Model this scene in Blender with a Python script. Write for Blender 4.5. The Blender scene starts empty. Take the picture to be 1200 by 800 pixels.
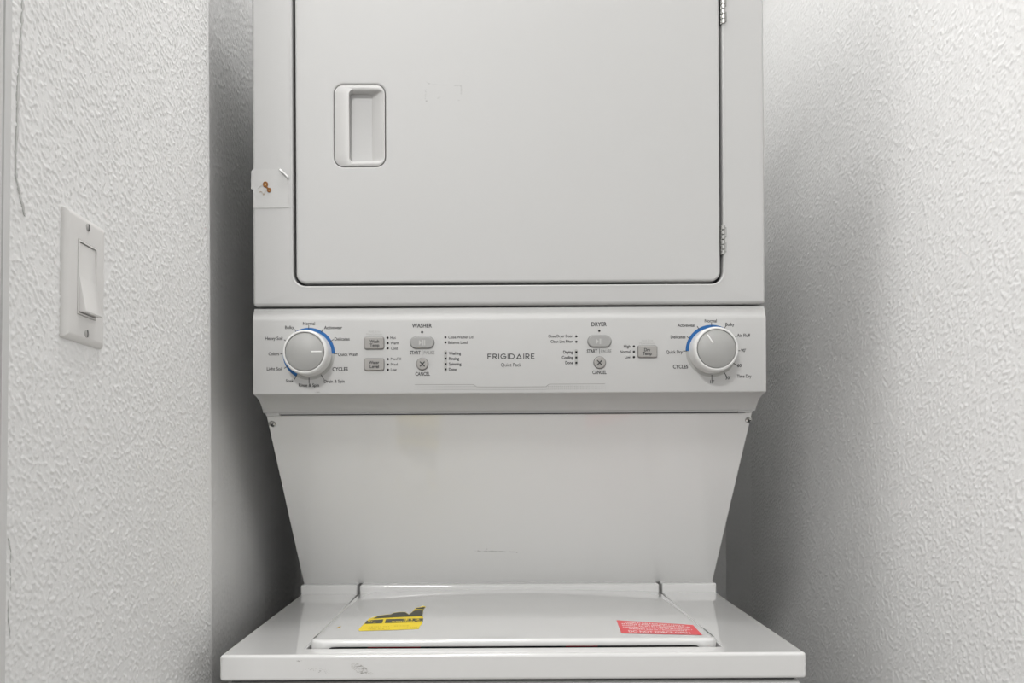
import bpy, bmesh, math, random
import numpy as np
from mathutils import Vector, Matrix

sc = bpy.context.scene
col = sc.collection
random.seed(7)

# ------------------------------------------------------------------ camera
F = 950.0                    # focal length in pixels of the 1200 x 800 frame
U0, V0 = 583.0, 521.0        # where the level optical axis meets the frame
CZ = 1.175                   # camera height
ROLL = 0.0054
cam_d = bpy.data.cameras.new('camera')
cam = bpy.data.objects.new('camera', cam_d)
col.objects.link(cam)
cam_d.sensor_fit = 'HORIZONTAL'
cam_d.sensor_width = 36.0
cam_d.lens = F / 1200.0 * 36.0
cam_d.shift_x = (600.0 - U0) / 1200.0
cam_d.shift_y = (V0 - 400.0) / 1200.0
cam_d.clip_start = 0.02
cam.location = (0, 0, CZ)
cam.rotation_euler = (Matrix.Rotation(math.pi / 2, 4, 'X') @ Matrix.Rotation(-ROLL, 4, 'Z')).to_euler()
sc.camera = cam

# ------------------------------------------------------------------ light
w = bpy.data.worlds.new('world')
sc.world = w
w.use_nodes = True
w.node_tree.nodes['Background'].inputs[0].default_value = (1.0, 0.995, 0.988, 1)
w.node_tree.nodes['Background'].inputs[1].default_value = 1.1
LAMP = dict(loc=(-0.04, 0.90, 2.74), radius=0.14, strength=44.0)     # over the mouth of the alcove
HALL_FILL = dict(loc=(-0.45, -0.80, 2.74), radius=0.22, strength=84.0)    # added fill lamp, unseen in the passage behind the camera
sc.view_settings.view_transform = 'Standard'
sc.view_settings.look = 'None'
sc.view_settings.gamma = 1.0
sc.view_settings.use_curve_mapping = False
sc.view_settings.exposure = -0.07


# ------------------------------------------------------------------ pixel helpers
def ray(px, py):
    u, v = px - U0, V0 - py
    c, s = math.cos(ROLL), math.sin(ROLL)
    return (u * c + v * s) / F, (-u * s + v * c) / F      # x/D, z/D

def PD(px, py, D):                       # pixel on the vertical plane y = D
    a, b = ray(px, py)
    return Vector((a * D, D, CZ + b * D))

def PX(px, py, X):                       # pixel on a side wall x = X
    a, b = ray(px, py)
    D = X / a
    return Vector((X, D, CZ + b * D))

def PZ(px, py, Z):                       # pixel on a level plane z = Z
    a, b = ray(px, py)
    D = (Z - CZ) / b
    return Vector((a * D, D, Z))


# ------------------------------------------------------------------ materials
MATS = {}
def mat(name, rgb, rough=0.5, metal=0.0, coat=0.0, spec=0.5, bump=None):
    if name in MATS:
        return MATS[name]
    m = bpy.data.materials.new(name)
    m.use_nodes = True
    nt = m.node_tree
    b = nt.nodes['Principled BSDF']
    b.inputs['Base Color'].default_value = (*rgb, 1)
    b.inputs['Roughness'].default_value = rough
    b.inputs['Metallic'].default_value = metal
    b.inputs['Coat Weight'].default_value = coat
    b.inputs['Coat Roughness'].default_value = 0.04
    b.inputs['Specular IOR Level'].default_value = spec
    if bump:
        scale, strength, dist = bump
        tc = nt.nodes.new('ShaderNodeTexCoord')
        n = nt.nodes.new('ShaderNodeTexNoise')
        n.inputs['Scale'].default_value = scale
        n.inputs['Detail'].default_value = 2
        bp = nt.nodes.new('ShaderNodeBump')
        bp.inputs['Strength'].default_value = strength
        bp.inputs['Distance'].default_value = dist
        nt.links.new(tc.outputs['Object'], n.inputs['Vector'])
        nt.links.new(n.outputs['Fac'], bp.inputs['Height'])
        nt.links.new(bp.outputs['Normal'], b.inputs['Normal'])
    MATS[name] = m
    return m

def wall_mat(name, rgb, axis, scale, strength, stretch=2.2, angle=0.7):
    """knock-down plaster: flattened blobs dragged along a slant, with fine grit"""
    m = bpy.data.materials.new(name)
    m.use_nodes = True
    nt = m.node_tree
    L = nt.links.new
    b = nt.nodes['Principled BSDF']
    b.inputs['Base Color'].default_value = (*rgb, 1)
    b.inputs['Roughness'].default_value = 0.62
    b.inputs['Specular IOR Level'].default_value = 0.35
    tc = nt.nodes.new('ShaderNodeTexCoord')
    mp = nt.nodes.new('ShaderNodeMapping')
    mp.vector_type = 'POINT'
    mp.inputs['Rotation'].default_value = (angle, 0, 0) if axis == 'X' else (0, angle, 0)
    mp2 = nt.nodes.new('ShaderNodeMapping')
    mp2.inputs['Scale'].default_value = (1, 1, 1.0 / stretch)
    L(tc.outputs['Object'], mp.inputs['Vector'])
    L(mp.outputs['Vector'], mp2.inputs['Vector'])
    def noise(sc_, detail, rough, vec, dist=0.0):
        n = nt.nodes.new('ShaderNodeTexNoise')
        n.inputs['Scale'].default_value = sc_
        n.inputs['Detail'].default_value = detail
        n.inputs['Roughness'].default_value = rough
        n.inputs['Distortion'].default_value = dist
        L(vec, n.inputs['Vector'])
        return n.outputs['Fac']
    def ramp(fac, a, b_):
        r = nt.nodes.new('ShaderNodeMapRange')
        r.interpolation_type = 'SMOOTHSTEP'
        r.inputs['From Min'].default_value = a
        r.inputs['From Max'].default_value = b_
        L(fac, r.inputs['Value'])
        return r.outputs['Result']
    def madd(x, k, y):
        mm = nt.nodes.new('ShaderNodeMath')
        mm.operation = 'MULTIPLY_ADD'
        L(x, mm.inputs[0])
        mm.inputs[1].default_value = k
        if isinstance(y, float):
            mm.inputs[2].default_value = y
        else:
            L(y, mm.inputs[2])
        return mm.outputs[0]
    big = ramp(noise(scale, 5.0, 0.62, mp2.outputs['Vector'], 0.1), 0.51, 0.58)     # flattened splats
    small = ramp(noise(scale * 2.3, 3.0, 0.6, mp2.outputs['Vector']), 0.55, 0.68)    # small specks
    grit = noise(scale * 5.0, 2.0, 0.6, tc.outputs['Object'])
    hsum = madd(grit, 0.16, madd(small, 0.40, madd(big, 0.80, 0.0)))
    bp = nt.nodes.new('ShaderNodeBump')
    bp.inputs['Strength'].default_value = strength
    bp.inputs['Distance'].default_value = 0.0016
    L(hsum, bp.inputs['Height'])
    L(bp.outputs['Normal'], b.inputs['Normal'])
    return m

WHITE = (0.525, 0.525, 0.52)
M_EN = mat('white_enamel', WHITE, 0.30, coat=0.25)
M_DOOR = mat('white_door_enamel', WHITE, 0.5, spec=0.35, bump=(900, 0.08, 0.0004))
M_TOP = mat('glossy_white_enamel', (0.70, 0.70, 0.692), 0.06, coat=1.0)
M_PANEL = mat('satin_white_panel', (0.78, 0.78, 0.772), 0.12, coat=0.35)
M_CON = mat('white_console_plastic', (0.53, 0.53, 0.523), 0.45, spec=0.35)
M_PLAST = mat('white_handle_plastic', (0.56, 0.556, 0.548), 0.4)
M_RIM = mat('knob_white_plastic', (0.70, 0.70, 0.69), 0.25, coat=0.3)
M_GREY = mat('silver_grey_plastic', (0.37, 0.37, 0.36), 0.5)
M_BTN = mat('button_grey_plastic', (0.33, 0.32, 0.305), 0.42)
M_PILL = mat('pale_grey_plastic', (0.33, 0.33, 0.322), 0.45)
M_INK = mat('black_ink', (0.025, 0.025, 0.027), 0.6)
M_INKG = mat('grey_ink', (0.13, 0.13, 0.13), 0.6)
M_INKL = mat('light_grey_ink', (0.42, 0.42, 0.41), 0.6)
M_DOT = mat('dot_ink', (0.30, 0.30, 0.29), 0.6)
M_LED = mat('dark_led_lens', (0.008, 0.008, 0.008), 0.2)
M_STRIP = mat('grey_strip', (0.40, 0.40, 0.385), 0.5)
M_BLUE = mat('blue_ink', (0.004, 0.105, 0.33), 0.5)
M_ICON = mat('pale_icon_ink', (0.47, 0.47, 0.46), 0.5)
M_WHITEINK = mat('white_mark', (0.8, 0.8, 0.79), 0.4)
M_DARK = mat('dark_gap', (0.02, 0.02, 0.022), 0.7)  # near-black that puts shade into the gaps; feet and slots share it
M_STEEL = mat('bright_steel', (0.48, 0.48, 0.465), 0.25, metal=1.0)
M_RED = mat('red_label', (0.72, 0.045, 0.06), 0.35)
M_PINK = mat('label_white_ink', (0.90, 0.74, 0.74), 0.5)
M_YEL = mat('yellow_label', (0.87, 0.66, 0.0), 0.4)
M_YINK = mat('dark_label_ink', (0.045, 0.045, 0.025), 0.45)
M_TAPE = mat('clear_tape', (0.54, 0.54, 0.533), 0.3)
M_GLUE = mat('amber_glue', (0.24, 0.088, 0.010), 0.12, coat=0.6)
M_GLUEH = mat('pale_amber_glue', (0.55, 0.33, 0.12), 0.15, coat=0.6)
M_SCUFF = mat('grey_scuff', (0.34, 0.34, 0.33), 0.7)
M_SWITCH = mat('switch_plastic', (0.76, 0.75, 0.735), 0.35, coat=0.1)
M_TRIM = mat('painted_trim', (0.66, 0.66, 0.655), 0.4, bump=(60, 0.1, 0.0006))
M_SCREWW = mat('painted_screw', (0.50, 0.49, 0.48), 0.35, metal=0.4)
M_CRACK = mat('cracked_caulk', (0.66, 0.66, 0.65), 0.8)  # shading along the ridge put in as a greyer tone than the wall
M_WALLL = wall_mat('wall_plaster_left', (0.86, 0.86, 0.854), 'X', 140, 0.35, 1.5, -0.75)
M_WALLR = wall_mat('wall_plaster_right', (0.86, 0.86, 0.854), 'X', 140, 0.35, 1.5, 0.8)
M_WALLB = wall_mat('wall_plaster_back', (0.86, 0.86, 0.854), 'Y', 140, 0.35, 1.5, 0.5)
M_CEIL = mat('ceiling_paint', (0.82, 0.82, 0.81), 0.8)


def floor_mat():
    m = bpy.data.materials.new('floor_vinyl')
    m.use_nodes = True
    nt = m.node_tree
    b = nt.nodes['Principled BSDF']
    n = nt.nodes.new('ShaderNodeTexNoise')
    n.inputs['Scale'].default_value = 14
    n.inputs['Detail'].default_value = 6
    r = nt.nodes.new('ShaderNodeValToRGB')
    r.color_ramp.elements[0].color = (0.13, 0.115, 0.10, 1)
    r.color_ramp.elements[1].color = (0.22, 0.20, 0.175, 1)
    nt.links.new(n.outputs['Fac'], r.inputs['Fac'])
    nt.links.new(r.outputs['Color'], b.inputs['Base Color'])
    b.inputs['Roughness'].default_value = 0.45
    return m


# ------------------------------------------------------------------ mesh helpers
WORLD = {}
def link(name, me, m, parent=None, centre=None, kind=None):
    c = Vector(centre) if centre is not None else None
    if c is None:
        xs = [v.co for v in me.vertices]
        c = Vector([(min(v[i] for v in xs) + max(v[i] for v in xs)) / 2 for i in range(3)])
    me.transform(Matrix.Translation(-c))
    me.name = name
    o = bpy.data.objects.new(name, me)
    col.objects.link(o)
    if m is not None and len(me.materials) == 0:
        me.materials.append(m)
    WORLD[o] = c
    o.location = c
    if parent is not None:
        o.parent = parent
        o.location = c - WORLD[parent]
    if kind:
        o['kind'] = kind
    return o

def obj(name, bm, m, parent=None, smooth=True, angle=40, wn=False, kind=None, centre=None, recalc=True):
    if recalc:
        bmesh.ops.recalc_face_normals(bm, faces=bm.faces)
    me = bpy.data.meshes.new(name)
    bm.to_mesh(me)
    bm.free()
    if smooth:
        for p in me.polygons:
            p.use_smooth = True
        me.set_sharp_from_angle(angle=math.radians(angle))
    o = link(name, me, m, parent, centre, kind)
    if wn:
        mod = o.modifiers.new('weighted_normal', 'WEIGHTED_NORMAL')
        mod.keep_sharp = True
    return o

def thing(name, label, cat, loc, group=None):
    o = bpy.data.objects.new(name, None)
    o.empty_display_size = 0.05
    col.objects.link(o)
    o.location = loc
    WORLD[o] = Vector(loc)
    o['label'] = label
    o['category'] = cat
    if group:
        o['group'] = group
    return o

def bevel(bm, edges, r, seg=3):
    bmesh.ops.bevel(bm, geom=list(edges), offset=r, segments=seg, profile=0.5, affect='EDGES', clamp_overlap=True)

def box(lo, hi, r=0.0, seg=2, bm=None):
    own = bmesh.new()
    bmesh.ops.create_cube(own, size=1)
    lo, hi = Vector(lo), Vector(hi)
    for v in own.verts:
        v.co = Vector([lo[i] + (v.co[i] + 0.5) * (hi[i] - lo[i]) for i in range(3)])
    if r > 0:
        bevel(own, own.edges, r, seg)
    if bm is None:
        return own
    me = bpy.data.meshes.new('tmp')
    own.to_mesh(me)
    own.free()
    bm.from_mesh(me)
    bpy.data.meshes.remove(me)
    return bm

def rr(x0, x1, z0, z1, r, k=6):
    """rounded rectangle, counter-clockwise seen from the front"""
    pts = []
    r = max(min(r, (x1 - x0) / 2 - 1e-5, (z1 - z0) / 2 - 1e-5), 1e-5)
    for cx, cz, a0 in ((x1 - r, z0 + r, -90), (x1 - r, z1 - r, 0), (x0 + r, z1 - r, 90), (x0 + r, z0 + r, 180)):
        for i in range(k + 1):
            a = math.radians(a0 + 90.0 * i / k)
            pts.append((cx + r * math.cos(a), cz + r * math.sin(a)))
    return pts

def loft(rings, cap0=True, cap1=True, k=6, bm=None, mtx=None):
    """rings: (x0, x1, z0, z1, r, y); quads between rounded rectangles"""
    bm = bm or bmesh.new()
    loops = []
    for (x0, x1, z0, z1, r, y) in rings:
        loops.append([bm.verts.new((x, y, z)) for x, z in rr(x0, x1, z0, z1, r, k)])
    new = [v for l in loops for v in l]
    n = len(loops[0])
    for a, b in zip(loops, loops[1:]):
        for i in range(n):
            j = (i + 1) % n
            bm.faces.new((a[i], a[j], b[j], b[i]))
    if cap0:
        bm.faces.new(loops[0])
    if cap1:
        bm.faces.new(list(reversed(loops[-1])))
    if mtx is not None:
        for v in new:
            v.co = mtx @ v.co
    return bm

def inset(q, d, dr=None):
    x0, x1, z0, z1, r = q
    return (x0 + d, x1 - d, z0 + d, z1 - d, max(r - (d if dr is None else dr), 1e-4))

def prism_x(profile, x0, x1, r=0.0, seg=2):
    """profile of (y, z) points swept along x"""
    bm = bmesh.new()
    a = [bm.verts.new((x0, y, z)) for y, z in profile]
    b = [bm.verts.new((x1, y, z)) for y, z in profile]
    n = len(profile)
    bm.faces.new(a)
    bm.faces.new(list(reversed(b)))
    for i in range(n):
        j = (i + 1) % n
        bm.faces.new((a[j], a[i], b[i], b[j]))
    bmesh.ops.recalc_face_normals(bm, faces=bm.faces)
    if r:
        ends = [e for e in bm.edges if abs(e.verts[0].co.x - e.verts[1].co.x) < 1e-7]
        bevel(bm, ends, r, seg)
    return bm

def prism_z(outline, z0, z1):
    bm = bmesh.new()
    a = [bm.verts.new((x, y, z0)) for x, y in outline]
    b = [bm.verts.new((x, y, z1)) for x, y in outline]
    n = len(outline)
    bm.faces.new(list(reversed(a)))
    bm.faces.new(b)
    for i in range(n):
        j = (i + 1) % n
        bm.faces.new((a[i], a[j], b[j], b[i]))
    bmesh.ops.recalc_face_normals(bm, faces=bm.faces)
    return bm

def lathe(profile, n=48, mtx=None, bm=None):
    """profile of (radius, forward) points turned about the axis towards the room (-y)"""
    bm = bm or bmesh.new()
    rings = []
    new = []
    for r, f in profile:
        if r < 1e-6:
            v = bm.verts.new((0, -f, 0)); rings.append([v]); new.append(v)
        else:
            l = [bm.verts.new((r * math.cos(2 * math.pi * i / n), -f, r * math.sin(2 * math.pi * i / n))) for i in range(n)]
            rings.append(l); new += l
    for a, b in zip(rings, rings[1:]):
        for i in range(n):
            j = (i + 1) % n
            if len(a) == 1 and len(b) == 1:
                continue
            if len(a) == 1:
                bm.faces.new((a[0], b[i], b[j]))
            elif len(b) == 1:
                bm.faces.new((a[i], a[j], b[0]))
            else:
                bm.faces.new((a[i], a[j], b[j], b[i]))
    if mtx is not None:
        for v in new:
            v.co = mtx @ v.co
    return bm

def tube(path, radius, n=8, closed=False, bm=None):
    bm = bm or bmesh.new()
    P = [Vector(p) for p in path]
    loops = []
    m = len(P)
    for i, p in enumerate(P):
        if closed:
            t = P[(i + 1) % m] - P[i - 1]
        else:
            t = P[min(i + 1, m - 1)] - P[max(i - 1, 0)]
        t.normalize()
        up = Vector((0, 1, 0)) if abs(t.y) < 0.9 else Vector((1, 0, 0))
        s = t.cross(up).normalized()
        q = s.cross(t).normalized()
        rad = radius[i] if isinstance(radius, (list, tuple)) else radius
        loops.append([bm.verts.new(p + rad * (math.cos(2 * math.pi * k / n) * s + math.sin(2 * math.pi * k / n) * q)) for k in range(n)])
    rng = range(m) if closed else range(m - 1)
    for i in rng:
        a, b = loops[i], loops[(i + 1) % m]
        for k in range(n):
            bm.faces.new((a[k], a[(k + 1) % n], b[(k + 1) % n], b[k]))
    if not closed:
        bm.faces.new(loops[0]); bm.faces.new(list(reversed(loops[-1])))
    return bm

# flat lettering ------------------------------------------------------
def text_mesh(s):
    cu = bpy.data.curves.new('t', 'FONT')
    cu.body = s
    cu.size = 1.0
    cu.resolution_u = 4
    return cu

_tc = {}
def text_raw(s, bold):
    key = (s, bold)
    if key not in _tc:
        cu = text_mesh(s)
        cu.offset = bold
        to = bpy.data.objects.new('t', cu)
        col.objects.link(to)
        bpy.context.view_layer.update()
        dg = bpy.context.evaluated_depsgraph_get()
        me = bpy.data.meshes.new_from_object(to.evaluated_get(dg))
        bpy.data.objects.remove(to)
        bpy.data.curves.remove(cu)
        vs = [(v.co.x, v.co.y) for v in me.vertices]
        fs = [tuple(p.vertices) for p in me.polygons]
        bpy.data.meshes.remove(me)
        _tc[key] = (vs, fs)
    return _tc[key]

_caph = None
def cap_height():
    global _caph
    if _caph is None:
        vs, _ = text_raw('H', 0.0)
        _caph = max(v[1] for v in vs)
    return _caph


# ================================================================== the room
XL, XLR, XR, YB = -0.377, -0.403, 0.56, 1.99
def struct(name, bm, m, **k):
    o = obj(name, bm, m, **k)
    o['kind'] = 'structure'
    return o

YO = 0.548                       # mouth of the alcove
outl = [(-0.52, YO), (XL, YO), (XL, 1.066), (XL - 0.002, 1.072), (XL - 0.006, 1.076), (XLR, 1.080), (XLR, YB), (-0.52, YB)]
wall_left = struct('wall_left', prism_z(outl, 0, 2.74), M_WALLL, angle=30)
wall_right = struct('wall_right', box((XR, YO, 0), (XR + 0.14, YB, 2.74)), M_WALLR, smooth=False)
struct('wall_back', box((-0.52, YB, 0), (XR + 0.14, YB + 0.12, 2.74)), M_WALLB, smooth=False)
struct('wall_front_left', box((-3.5, YO, 0), (-0.52, YO + 0.12, 2.74)), M_WALLB, smooth=False)
struct('wall_front_right', box((XR + 0.14, YO, 0), (3.5, YO + 0.12, 2.74)), M_WALLB, smooth=False)
struct('floor', box((-3.5, -3.5, -0.1), (3.5, YB + 0.12, 0)), floor_mat(), smooth=False)
struct('ceiling', box((-3.5, -3.5, 2.74), (3.5, YB + 0.12, 2.84)), M_CEIL, smooth=False)

# trowelled plaster relief on the parts of the side walls in view
M_PLASTER = mat('wall_plaster_relief', (0.86, 0.86, 0.854), 0.6, spec=0.35, bump=(700, 0.25, 0.0005))
def smoothstep(a, lo, hi):
    t = np.clip((a - lo) / (hi - lo), 0, 1)
    return t * t * (3 - 2 * t)
def band_noise(rng, shape, step, across, along, ang):
    """unit-variance noise whose blobs measure across x along metres, leaning by ang"""
    n = rng.standard_normal(shape)
    fy = np.fft.fftfreq(shape[0], step)[:, None]
    fz = np.fft.rfftfreq(shape[1], step)[None, :]
    u = fy * math.cos(ang) + fz * math.sin(ang)
    v = -fy * math.sin(ang) + fz * math.cos(ang)
    k2 = (u * along) ** 2 + (v * across) ** 2
    filt = k2 * np.exp(-k2 * 1.6)
    out = np.fft.irfft2(np.fft.rfft2(n) * filt, s=shape)
    return out / out.std()
def plaster(wall, x, sign, y0, y1, z0, z1, step, amp, seed, cover):
    rng = np.random.default_rng(seed)
    ny, nz = int((y1 - y0) / step) + 1, int((z1 - z0) / step) + 1
    ang = math.radians(-48)
    A = band_noise(rng, (ny, nz), step, 0.0058, 0.0100, ang)
    B = band_noise(rng, (ny, nz), step, 0.0030, 0.0046, ang)
    Cc = band_noise(rng, (ny, nz), step, 0.030, 0.040, 0.3)
    h = amp * smoothstep(A + 0.45 * B + 0.35 * Cc, cover, cover + 0.75) * (0.8 + 0.25 * np.clip(B, -1, 1))
    h += amp * 0.38 * smoothstep(B, 0.9, 1.7)
    h += amp * 0.05 * A
    yy = np.linspace(y0, y1, ny); zz = np.linspace(z0, z1, nz)
    edge = np.minimum(smoothstep(yy, y0, y0 + 0.012), 1 - smoothstep(yy, y1 - 0.012, y1))[:, None] * np.minimum(smoothstep(zz, z0, z0 + 0.012), 1 - smoothstep(zz, z1 - 0.012, z1))[None, :]
    h = np.maximum(h, 0) * edge + 0.0001 + 0.0002 * edge
    co = np.empty((ny, nz, 3), np.float32)
    co[..., 0] = x + sign * h
    co[..., 1] = yy[:, None]
    co[..., 2] = zz[None, :]
    idx = np.arange(ny * nz).reshape(ny, nz)
    q = np.stack([idx[:-1, :-1], idx[1:, :-1], idx[1:, 1:], idx[:-1, 1:]], -1).reshape(-1, 4)
    if sign < 0:
        q = q[:, ::-1]
    me = bpy.data.meshes.new('plaster_relief')
    me.vertices.add(ny * nz)
    me.vertices.foreach_set('co', co.ravel())
    nq = len(q)
    me.loops.add(nq * 4)
    me.loops.foreach_set('vertex_index', np.ascontiguousarray(q, np.int32).ravel())
    me.polygons.add(nq)
    me.polygons.foreach_set('loop_start', np.arange(0, nq * 4, 4, dtype=np.int32))
    me.polygons.foreach_set('use_smooth', np.ones(nq, bool))
    me.update(calc_edges=True)
    o = bpy.data.objects.new('plaster_relief', me)
    me.materials.append(M_PLASTER)
    col.objects.link(o)
    o.parent = wall
    o.location = -WORLD[wall]
    o['kind'] = 'stuff'
    return o
plaster(wall_left, XL, 1, 0.57, 1.066, 0.70, 2.05, 0.0011, 0.00070, 3, 0.20)
plaster(wall_left, XLR, 1, 1.085, 1.70, 0.86, 2.05, 0.0022, 0.0007, 9, 0.45)
plaster(wall_right, XR, -1, 0.556, 1.80, 0.70, 2.05, 0.0016, 0.00072, 5, 0.35)

# door casing that closes the left wall
XT = XL + 0.012
pt, pb = PX(14.5, 0, XT), PX(5.8, 800, XT)
slope = (pt.y - pb.y) / (pt.z - pb.z)
bm = bmesh.new()
prof = [(-0.0, XL), (0.0, XL + 0.009), (-0.002, XT), (-0.010, XT), (-0.0112, XT - 0.003), (-0.0126, XT), (-0.055, XT), (-0.06, XL + 0.006), (-0.06, XL)]
lo, hi = [], []
for dy, x in prof:
    lo.append(bm.verts.new((x, pb.y + slope * (0 - pb.z) + dy + 0.002, 0.0)))
    hi.append(bm.verts.new((x, pb.y + slope * (2.74 - pb.z) + dy + 0.002, 2.74)))
bm.faces.new(lo); bm.faces.new(list(reversed(hi)))
for i in range(len(prof)):
    j = (i + 1) % len(prof)
    bm.faces.new((lo[i], lo[j], hi[j], hi[i]))
struct('trim_1', bm, M_TRIM, smooth=False)

# split paint ridges on the left wall beside the casing
def crack(pts, r):
    path = []
    for i, (a, b) in enumerate(pts):
        if i:
            pa, pb_ = pts[i - 1]
            nsub = 6
            for t in range(1, nsub + 1):
                f = t / nsub
                path.append((pa + (a - pa) * f + random.uniform(-.35, .35), pb_ + (b - pb_) * f))
        else:
            path.append((a, b))
    P = [PX(a, b, XL + 0.0009) for a, b in path]
    R = [r * random.uniform(0.35, 1.25) * (0.25 if i in (0, len(P) - 1) else 1) for i in range(len(P))]
    return tube(P, R, 6)
for pts, r in (([(27, -4), (25.5, 30), (23.4, 69), (20.6, 105), (20.2, 150), (18.4, 182), (19.4, 210), (25, 236), (29, 254)], 0.0014),
               ([(9.5, 630), (13, 645), (12.4, 668), (12.8, 692)], 0.0006),
               ([(10.5, 700), (10, 722), (12, 748)], 0.0006)):
    obj('paint_crack', crack(pts, r), M_CRACK, wall_left)

# ================================================================== ceiling lamp above the alcove, plus an added fill lamp in the passage
def ceiling_light(spec, label):
    lx, ly, lz = spec['loc']
    R = spec['radius']
    lamp = thing('ceiling_light', label, 'ceiling light', (lx, ly, lz))
    mt_down = Matrix.Translation((lx, ly, lz)) @ Matrix.Rotation(math.radians(90), 4, 'X')
    obj('lamp_base', lathe([(0, 0), (R + 0.015, 0.0), (R + 0.015, 0.018), (R + 0.002, 0.022), (0, 0.022)], 48, mt_down), M_PLAST, lamp)
    m_em = bpy.data.materials.new('lit_dome')
    m_em.use_nodes = True
    nb = m_em.node_tree.nodes['Principled BSDF']
    nb.inputs['Base Color'].default_value = (0.9, 0.9, 0.88, 1)
    nb.inputs['Emission Color'].default_value = (1.0, 0.99, 0.978, 1)
    nb.inputs['Emission Strength'].default_value = spec['strength']
    prof = [(R * math.cos(a), 0.022 + 0.06 * math.sin(a)) for a in [math.pi / 2 * i / 10 for i in range(10)]] + [(0, 0.082)]
    obj('lamp_dome', lathe(prof, 48, mt_down), m_em, lamp)
ceiling_light(LAMP, 'small white dome ceiling light above the mouth of the appliance alcove')
ceiling_light(HALL_FILL, 'large white dome fill light added unseen in the passage facing the alcove')

# ================================================================== stacked washer and dryer
MX = 0.0167                       # centre line of the machine
HW = 0.343                        # half width
X0, X1 = MX - HW, MX + HW
ZT = CZ - 0.2443                  # washer worktop surface
DW, DD, DC, DR = 0.947, 1.0845, 1.0835, 1.335     # worktop front, dryer front, console face, ledge behind the lid
BACK = 1.66
mach = thing('stacked_washer_dryer', 'tall white stacked washer and dryer filling the alcove', 'washer dryer', (MX, 1.30, 0))

# ---- washer cabinet
bm = box((X0 + 0.003, DW + 0.006, 0.03), (X1 - 0.003, BACK, ZT - 0.0345), 0.006, 3)
washer = obj('washer_cabinet', bm, M_EN, mach, wn=True)
obj('worktop_gap_shade', box((X0 + 0.010, DW + 0.014, ZT - 0.036), (X1 - 0.010, BACK - 0.01, ZT - 0.028)), M_DARK, mach, smooth=False)  # dark strip standing in for the shade under the worktop lip
for sx in (X0 + 0.06, X1 - 0.06):
    for sy in (DW + 0.08, BACK - 0.08):
        obj('levelling_foot', lathe([(0, 0), (0.022, 0), (0.022, 0.012), (0.010, 0.016), (0.010, 0.031), (0, 0.031)], 20,
            Matrix.Translation((sx, sy, 0)) @ Matrix.Rotation(math.radians(-90), 4, 'X')), M_DARK, mach)

# ---- worktop: U-shaped enamelled frame around the lid
LXC, LHW = 0.0185, 0.2485
LX0, LX1 = LXC - LHW, LXC + LHW
LF = 0.981                        # front of the lid
out = [(X0, DW), (X1, DW), (X1, DR + 0.06), (LX1 + 0.0025, DR + 0.06), (LX1 + 0.0025, LF - 0.0045), (LX0 - 0.0025, LF - 0.0045), (LX0 - 0.0025, DR + 0.06), (X0, DR + 0.06)]
bm = prism_z(out, ZT - 0.0305, ZT)
def is_outer(v):
    return abs(v.co.y - DW) < 1e-6
es = []
for e in bm.edges:
    a, b = e.verts
    top = a.co.z > ZT - 1e-6 and b.co.z > ZT - 1e-6
    vert = abs(a.co.z - b.co.z) > 0.01
    outer = all(abs(v.co.y - DW) < 1e-6 or abs(v.co.x - X0) < 1e-6 or abs(v.co.x - X1) < 1e-6 for v in (a, b))
    if outer and (top or (vert and is_outer(a)) or (not vert and not top)):
        if abs(a.co.y - b.co.y) < 0.2 or abs(a.co.x - b.co.x) < 1e-6:
            es.append(e)
bevel(bm, es, 0.0038, 4)
work = obj('worktop', bm, M_TOP, mach, wn=True)
# small bevel on the frame round the lid
wmod = work.modifiers.new('edge_round', 'BEVEL')
wmod.width = 0.0016; wmod.segments = 2; wmod.limit_method = 'ANGLE'; wmod.angle_limit = math.radians(60)
work.modifiers.move(1, 0)
obj('lid_well', box((LX0 - 0.004, LF - 0.006, ZT - 0.028), (LX1 + 0.004, DR + 0.05, ZT - 0.018)), M_DARK, mach, smooth=False)  # recess floor blackened to give the seam round the lid its shade
obj('lid_slit_shade', box((LX0 + 0.02, LF + 0.012, ZT - 0.019), (LX1 - 0.02, DR, ZT - 0.004)), M_DARK, mach, smooth=False)  # dark block in place of the shade inside the finger slit
# raised ledge at both sides of the lid
for a, b in ((X0, LX0 - 0.0025), (LX1 + 0.0025, X1)):
    obj('rear_ledge', box((a + 0.0005, DR, ZT - 0.005), (b, DR + 0.05, ZT + 0.0146), 0.003, 3), M_TOP, mach, wn=True)

# ---- lid
def lid_z(x, y):
    t = min(max((y - LF) / (DR - LF), 0), 1)
    s = (x - LXC) / LHW
    front = 0.0088 - 0.0075 * t
    return ZT + front + 0.0055 * (t ** 1.5) * (1 - s * s)
def lid_pt(px, py, lift=0.0003):
    z = ZT + 0.005
    for _ in range(12):
        p = PZ(px, py, z)
        z = lid_z(p.x, p.y) + lift
    return p
NX, NY = 40, 30
bm = bmesh.new()
grid = []
RC = 0.016                        # rounded front corners
for j in range(NY + 1):
    row = []
    for i in range(NX + 1):
        sx = -1 + 2 * i / NX
        sx = math.copysign(1 - (1 - abs(sx)) ** 1.6, sx)
        t = (j / NY) ** 1.7
        y = LF + t * (DR - LF)
        half = LHW
        d = y - LF
        if d < RC:
            half = LHW - RC + math.sqrt(max(RC * RC - (RC - d) ** 2, 0))
        x = LXC + sx * half
        # rounded-over rim
        e = min(half - abs(x - LXC), d)
        rim = 0.005
        z = lid_z(x, y)
        if e < rim:
            z -= (rim - math.sqrt(max(rim * rim - (rim - e) ** 2, 0))) * 0.75
        row.append(bm.verts.new((x, y, z)))
    grid.append(row)
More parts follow.
